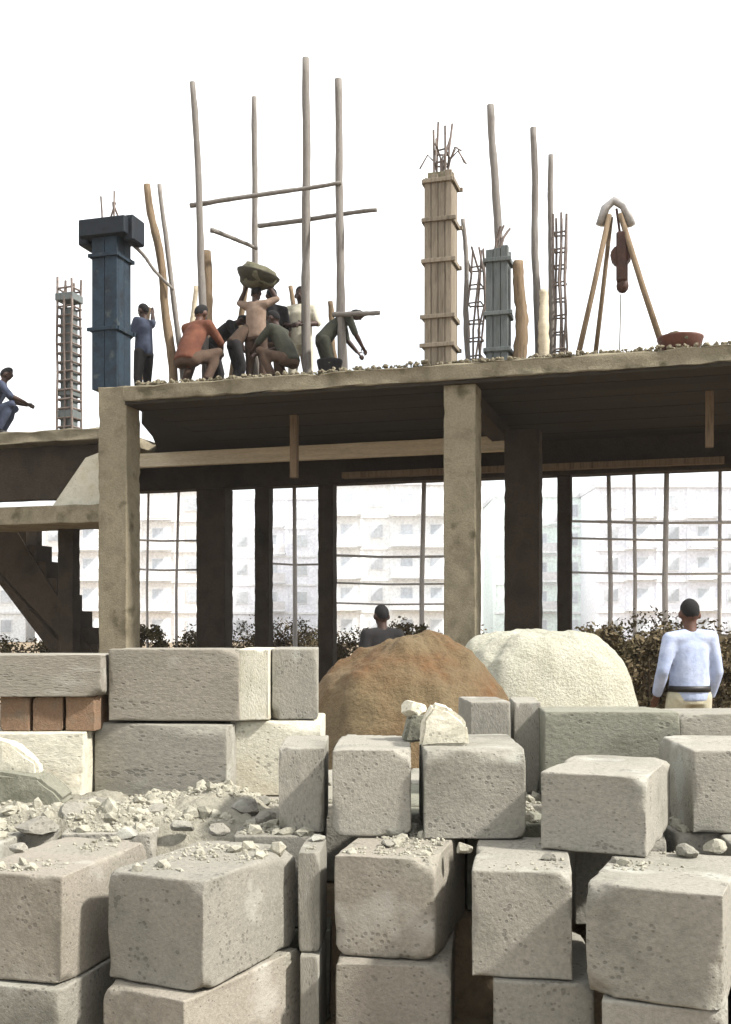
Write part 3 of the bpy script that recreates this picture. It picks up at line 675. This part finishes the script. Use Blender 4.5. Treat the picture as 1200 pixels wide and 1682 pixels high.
chunk('pale triangular broken chunk lying on a standing block', [(690, 1230), (770, 1230), (768, 1196), (740, 1166), (712, 1158), (696, 1185)], 2.50, .09, 'block_pale', Zc-.004)
chunk('greenish broken piece supporting a small pale stone', [(660, 1208), (706, 1208), (700, 1160), (672, 1164)], 2.62, .1, 'block_green', Z3+.196-.004)
lump('pale_stone', 'small pale stone on top of the greenish broken piece', 679, 2.66, Z3+.196+.056, (.028, .026, .024), 'block_pale', 8, cat='stone')
# left stack of long blocks
block('long grey block with a pale end, bottom of the two block stack', 262, 3.02, Z3, -13, .395, .2, .203, group='stack of long blocks', m='block')
block('long pinkish grey block, top of the two block stack', 285, 3.03, Z4, -3, .37, .2, .2, m='block_pink', group='stack of long blocks')
block('pale narrow block end next to the top long block', 414, 3.03, Z4, -2, .092, .3, .2, m='block_pale', group='stack of long blocks')
block('grey block end between pale narrow block and rusty sand heap', 484, 3.07, Z4, 2, .13, .3, .2, group='stack of long blocks')
block('pale block under the narrow pale block end', 452, 3.05, Z3, 0, .26, .3, .209, m='block_pale', group='stack of long blocks')
block('pale block under the red bricks', 24, 2.95, Z3, 2, .37, .2, .185, m='block_pale', group='stack of long blocks')
for px in (24, 78, 131):
    block('small red clay brick wedged between two others' if px == 78 else 'small red clay brick at an end of the short brick row', px, 3.0, Z3+.185, rr.uniform(-6, 6), .082, .18, .095, m='red_brick', name='red_brick', cat='brick', group='red bricks under the slab block')
block('thin pinkish slab block lying on the red bricks', 46, 2.98, Z3+.28, -1, .4, .22, .115, m='block_pink', group='stack of long blocks')
chunk('whitish broken slab piece leaning against the pale block', [(-30, 1250), (66, 1252), (58, 1212), (20, 1180), (-30, 1172)], 2.8, .06, 'block_pale', Z3+.06)
chunk('grey broken piece under the whitish slab piece', [(-30, 1330), (90, 1336), (104, 1310), (60, 1270), (-30, 1262)], 2.74, .12, 'block_green', Z3-.004)
# sand and mortar dust spilled over the bedded blocks
def spill_z(x, y):
    a, b = (x+1.25)/1.08, (y-2.52)/.52
    if not (0 < a < 1 and 0 < b < 1): return 0
    e = min(1, a*8, (1-a)*6, b*5, (1-b)*6)
    return .001+.05*e*(.55+.6*noise.noise(Vector((x*3, y*4, 3)))+.25*noise.noise(Vector((x*11, y*11, 1))))+.012*noise.noise(Vector((x*32, y*32, 0)))+.006*noise.noise(Vector((x*80, y*80, 0)))-.08*(1-e)**2-.004
def sand_spill():
    bm = bmesh.new(); g = [[bm.verts.new((x, y, Z3+spill_z(x, y))) for x in [-1.249+1.078*i/150 for i in range(151)]] for y in [2.521+.518*j/70 for j in range(71)]]
    for a, b in zip(g, g[1:]):
        for i in range(150): bm.faces.new((a[i], a[i+1], b[i+1], b[i])).smooth = True
    me = bpy.data.meshes.new('sand_spill'); bm.to_mesh(me); bm.free(); o = link('sand_spill', me, 'spill'); o['kind'] = 'stuff'
    tag(o, 'pale sand and mortar dust spilled over the pile top', 'sand')
sand_spill()
# mortar crumbs and rubble on the pile top
pts = []
for i in range(30000):
    x, y = random.uniform(-1.15, .95), random.uniform(2.12, 3.0)
    sz = spill_z(x, y)
    if not (sz > .004 or inside(x, y, FOOT, -.014)) or inside(x, y, ON, -.004): continue
    if y < 2.42 and random.random() < .6: continue
    d = noise.noise(Vector((x*5, y*6, 1)))
    if d < -.12+random.uniform(0, .2): continue
    r = random.choice((.002, .003, .003, .004, .005, .007)) if random.random() < .96 else random.uniform(.009, .022)
    if y < 2.3: r *= .7
    pts.append((Vector((x, y, Z3-.002+r*.2+(sz if sz > .004 else 0))), r))
chunks('mortar_crumbs', pts, 'crumbs', 'pale mortar crumbs and rubble scattered over the pile top', 'rubble')
sp = [(180, 2.78, .05), (250, 2.72, .04), (330, 2.8, .045), (400, 2.75, .05), (120, 2.62, .055), (60, 2.5, .05), (440, 2.66, .035), (300, 2.55, .03), (210, 2.45, .028), (360, 2.5, .03), (520, 2.42, .02), (640, 2.36, .022), (760, 2.3, .024), (900, 2.22, .018), (1130, 2.25, .03), (1175, 2.3, .03), (1010, 2.2, .016), (30, 2.3, .022), (150, 2.85, .045), (430, 2.9, .03)]
for i, (px, Y, r) in enumerate(sp):
    lump('mortar_lump', 'loose fist sized mortar lump on the pile top', px, Y, Z3-.004, (r*.85, r*.7, r*.5), random.choice(('crumbs', 'block', 'block')), 20+i, random.uniform(0, 180), group='mortar lumps on the pile')

# ------------------------------------------------------------------ heaps
def heap(name, label, cx, cy, rx, ry, h, m, pw, seed, rough=.05):
    bm = bmesh.new(); N, K = 150, 80; rings = []
    for i in range(K+1):
        t = i/K; row = []
        for k in range(N):
            a = 2*math.pi*k/N; d = Vector((math.cos(a), math.sin(a), 0))
            z = h*(1-t**pw)
            wob = 1+.09*noise.noise(d*1.2+Vector((seed, 0, 0)))+.04*noise.noise(d*4+Vector((seed, z, 0)))
            p = Vector((d.x*rx*t*wob, d.y*ry*t*wob, z))
            p.z -= .022*h*abs(noise.noise(Vector((d.x*5+seed, d.y*5, t*.8))))*min(1, t*2)*min(1, (1-t)*5)
            p.z += rough*noise.noise(p*3+Vector((seed, 1, 1)))*min(1, (1-t)*4)+rough*.3*noise.noise(p*9)+rough*.14*noise.noise(p*21)*min(1, (1-t)*4)
            row.append(bm.verts.new(p) if i else None)
        if i == 0: row = [bm.verts.new((0, 0, h+rough*noise.noise(Vector((seed, 1, 1+h*3)))))]
        rings.append(row)
    for A, Bq in zip(rings, rings[1:]):
        for k in range(N):
            f = bm.faces.new((A[0], Bq[k], Bq[(k+1) % N]) if len(A) == 1 else (A[k], Bq[k], Bq[(k+1) % N], A[(k+1) % N])); f.smooth = True
    bmesh.ops.recalc_face_normals(bm, faces=bm.faces)
    me = bpy.data.meshes.new(name); bm.to_mesh(me); bm.free()
    return tag(link(name, me, m, None, (cx, cy, -.06)), label, 'heap')
heap('sand_heap', 'rounded rusty brown sand heap in front of a whitish one', X(668, 6.6), 6.6, .92, 1.0, 1.5, 'rusty_sand', 3.0, 2, .1)
heap('sand_heap', 'smooth whitish sand heap bulging behind the rusty brown one', X(880, 8.3), 8.3, .9, .8, 1.54, 'pale_sand', 5.0, 9, .07)

heap('soil_heap', 'long bank of dark brown soil behind the pale shirted person', X(1120, 11.9), 11.9, 1.25, .6, 1.52, 'dark_soil', 4.0, 5, .12)
# ------------------------------------------------------------------ shrubs
def shrub(label, x, y, rx, h, seed, n=6500, m='leaf', group='scrub around the building'):
    rs = random.Random(seed); t = thing('shrub', label, 'shrub', (x, y, -.03), rs.uniform(0, 6), group)
    bm = bmesh.new(); cl = [(Vector((rs.uniform(-.7, .7)*rx, rs.uniform(-.6, .6)*rx, h*rs.uniform(.2, .85))), rs.uniform(.18, .34)*min(h, rx*1.2)) for _ in range(24)]
    for i in range(n):
        c0, r = rs.choice(cl); d = Vector((rs.gauss(0, 1), rs.gauss(0, 1), rs.gauss(0, 1))).normalized()*r*rs.uniform(.4, 1.1)
        p = c0+d; p.z = max(.03, p.z); s = rs.uniform(.012, .03)
        e = Vector((rs.uniform(-1, 1), rs.uniform(-1, 1), rs.uniform(-.5, 1))).normalized(); f = e.cross(Vector((rs.uniform(-1, 1), rs.uniform(-1, 1), rs.uniform(-1, 1)))).normalized()
        bm.faces.new([bm.verts.new(p+q) for q in (e*-s*1.5, f*s*.7, e*s*1.5, f*-s*.7)])
    me = bpy.data.meshes.new('foliage'); bm.to_mesh(me); bm.free(); link('foliage', me, m, t)
    for k in range(6):
        q = cl[k][0]; MB().tube([(0, 0, 0), (q.x*.4, q.y*.4, q.z*.5), (q.x, q.y, q.z)], [.025, .018, .008], 6).obj('stem', 'bark', t)
for i, (px, Y, rx, h, lb) in enumerate(((985, 11.3, .5, 1.72, 'dry brown shrub next to the whitish sand heap'), (1068, 11.0, .55, 1.62, 'dry brown shrub just past the pale shirted person'), (1175, 10.9, .55, 1.6, 'dry brown shrub in front of the pale shirted person'),
        (238, 15.5, .35, 1.78, 'small dark shrub behind the end column of the building'), (455, 20.5, .9, 1.75, 'low dark scrub behind two slim rear columns'), (590, 19.5, .8, 1.6, 'low dark scrub in the widest bright bay'), (690, 15.2, .55, 1.72, 'low dark scrub beside the column the slab rests on mid span'), (380, 20.5, .8, 1.55, 'low dark scrub beside the stout rear column'), (800, 19.5, .8, 1.6, 'low dark scrub behind the brown interior column'), (40, 17.5, .7, 1.55, 'low scrub under the staircase'), (300, 20.0, .9, 1.62, 'low dark scrub in the bay next to the end column'), (510, 21.5, .9, 1.6, 'low dark scrub behind the slimmest rear column'), (640, 20.5, .8, 1.62, 'low dark scrub beyond the person in black'), (1120, 14.8, .9, 1.75, 'tall dark scrub inside the bay of many shoring props'))):
    shrub(lb, X(px, Y), Y, rx, h, 30+i)
# timber props of the rear bays
for i, (px, v, r, m) in enumerate(((243, 5.6, .05, 'prop_pale'), (290, 5.8, .06, 'prop_pale'), (485, 5.6, .08, 'prop_pale'), (693, 5.6, .09, 'prop_pale'), (1000, 5.7, .08, 'prop_pale'), (1040, 5.9, .07, 'prop_pale'), (1095, 5.6, .10, 'prop_pale'), (1182, 5.7, .07, 'prop_pale'))):
    p0 = W(uv(px, v), v, 0); hgt = SOF+.01
    o = MB().tube([(0, 0, -.06), (random.uniform(-.04, .04), 0, hgt*.5), (random.uniform(-.06, .06), 0, hgt)], [r*.5, r*.48, r*.42], 8, jit=.06).obj('shoring_prop', m, None, True, loc=p0)
    where = 'in the bay beside the end column' if px < 330 else 'between the two slim rear columns' if px < 530 else 'in the widest bright bay' if px < 800 else 'in the bay beyond the black rear column'
    tag(o, 'thin pale shoring prop '+where, 'prop', 'shoring props under the slab')

for (pa, pb, py, r) in ((205, 325, 886, .018), (205, 325, 934, .018), (436, 530, 925, .018), (540, 735, 912, .022), (540, 735, 957, .018), (540, 735, 990, .015), (935, 1215, 856, .022), (935, 1215, 884, .018), (935, 1215, 940, .018)):
    v = 5.66; a = W(uv(pa, v), v, zat(pa, py, v)); b = W(uv(pb, v), v, zat(pb, py, v)-.02)
    o = MB().tube([(0, 0, 0), (b-a)*.5+Vector((0, 0, -.02)), b-a], r, 8, jit=.05).obj('scaffold_rail', 'prop_pale', None, True, loc=a)
    tag(o, {886: 'upper rail across the two props beside the end column', 934: 'lower rail across the two props beside the end column', 925: 'single rail between the two slim rear columns', 912: 'highest rail in the widest bright bay', 957: 'middle rail in the widest bright bay', 990: 'lowest thin rail in the widest bright bay', 856: 'highest rail in the bay beyond the black rear column', 884: 'middle rail in the bay beyond the black rear column', 940: 'lowest rail in the bay beyond the black rear column'}[py], 'rail', 'rails across the shoring props')
# ------------------------------------------------------------------ far apartment blocks
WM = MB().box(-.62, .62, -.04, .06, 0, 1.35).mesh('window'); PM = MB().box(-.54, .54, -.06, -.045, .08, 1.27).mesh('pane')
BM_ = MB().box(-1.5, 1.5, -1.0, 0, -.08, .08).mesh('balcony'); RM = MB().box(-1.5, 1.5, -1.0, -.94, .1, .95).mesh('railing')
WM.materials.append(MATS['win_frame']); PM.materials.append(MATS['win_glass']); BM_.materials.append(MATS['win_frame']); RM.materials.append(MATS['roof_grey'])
def apartment(label, px0, px1, Y, storeys, m, bays, balc, rz=0):
    x0, x1 = X(px0, Y), X(px1, Y); wd = x1-x0; sh = 3.0
    t = thing('apartment_building', label, 'building', ((x0+x1)/2, Y, 0), R(rz), 'pale apartment buildings far behind')
    Ht = storeys*sh
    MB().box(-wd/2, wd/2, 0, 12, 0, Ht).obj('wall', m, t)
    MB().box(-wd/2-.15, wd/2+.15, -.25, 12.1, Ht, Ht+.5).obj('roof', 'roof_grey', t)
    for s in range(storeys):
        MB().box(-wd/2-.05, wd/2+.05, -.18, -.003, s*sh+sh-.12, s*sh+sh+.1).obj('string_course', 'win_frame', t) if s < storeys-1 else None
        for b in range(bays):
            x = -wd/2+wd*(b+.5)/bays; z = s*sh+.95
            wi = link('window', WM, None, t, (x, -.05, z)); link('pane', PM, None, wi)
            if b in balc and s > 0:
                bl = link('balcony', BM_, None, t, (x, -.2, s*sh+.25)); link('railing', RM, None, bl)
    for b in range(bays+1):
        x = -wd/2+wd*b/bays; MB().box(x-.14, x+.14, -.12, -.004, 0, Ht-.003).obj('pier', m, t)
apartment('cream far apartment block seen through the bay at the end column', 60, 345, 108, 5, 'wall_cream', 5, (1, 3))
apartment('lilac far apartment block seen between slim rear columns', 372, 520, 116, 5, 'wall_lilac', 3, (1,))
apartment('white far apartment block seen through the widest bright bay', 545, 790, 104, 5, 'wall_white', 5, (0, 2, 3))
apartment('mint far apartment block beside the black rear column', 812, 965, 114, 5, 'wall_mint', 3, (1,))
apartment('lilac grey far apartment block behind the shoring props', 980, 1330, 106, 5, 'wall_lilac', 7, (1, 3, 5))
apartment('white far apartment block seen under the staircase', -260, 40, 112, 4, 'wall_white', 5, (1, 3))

# ------------------------------------------------------------------ haze: closed box of thin pale air round camera and scene
hz = MB().box(-80, 80, -12, 135, -1.1, 19).obj('haze', None); hz['kind'] = 'stuff'; tag(hz, 'thin pale haze filling the air over the site', 'haze')
hm = bpy.data.materials.new('haze'); hm.use_nodes = True; hn = hm.node_tree; hn.nodes.clear()
ho = hn.nodes.new('ShaderNodeOutputMaterial'); hv = hn.nodes.new('ShaderNodeVolumePrincipled')
hv.inputs['Color'].default_value = (.97, .97, .98, 1); hv.inputs['Density'].default_value = .0005; hv.inputs['Anisotropy'].default_value = .1
hn.links.new(hv.outputs[0], ho.inputs['Volume']); hz.data.materials.append(hm)
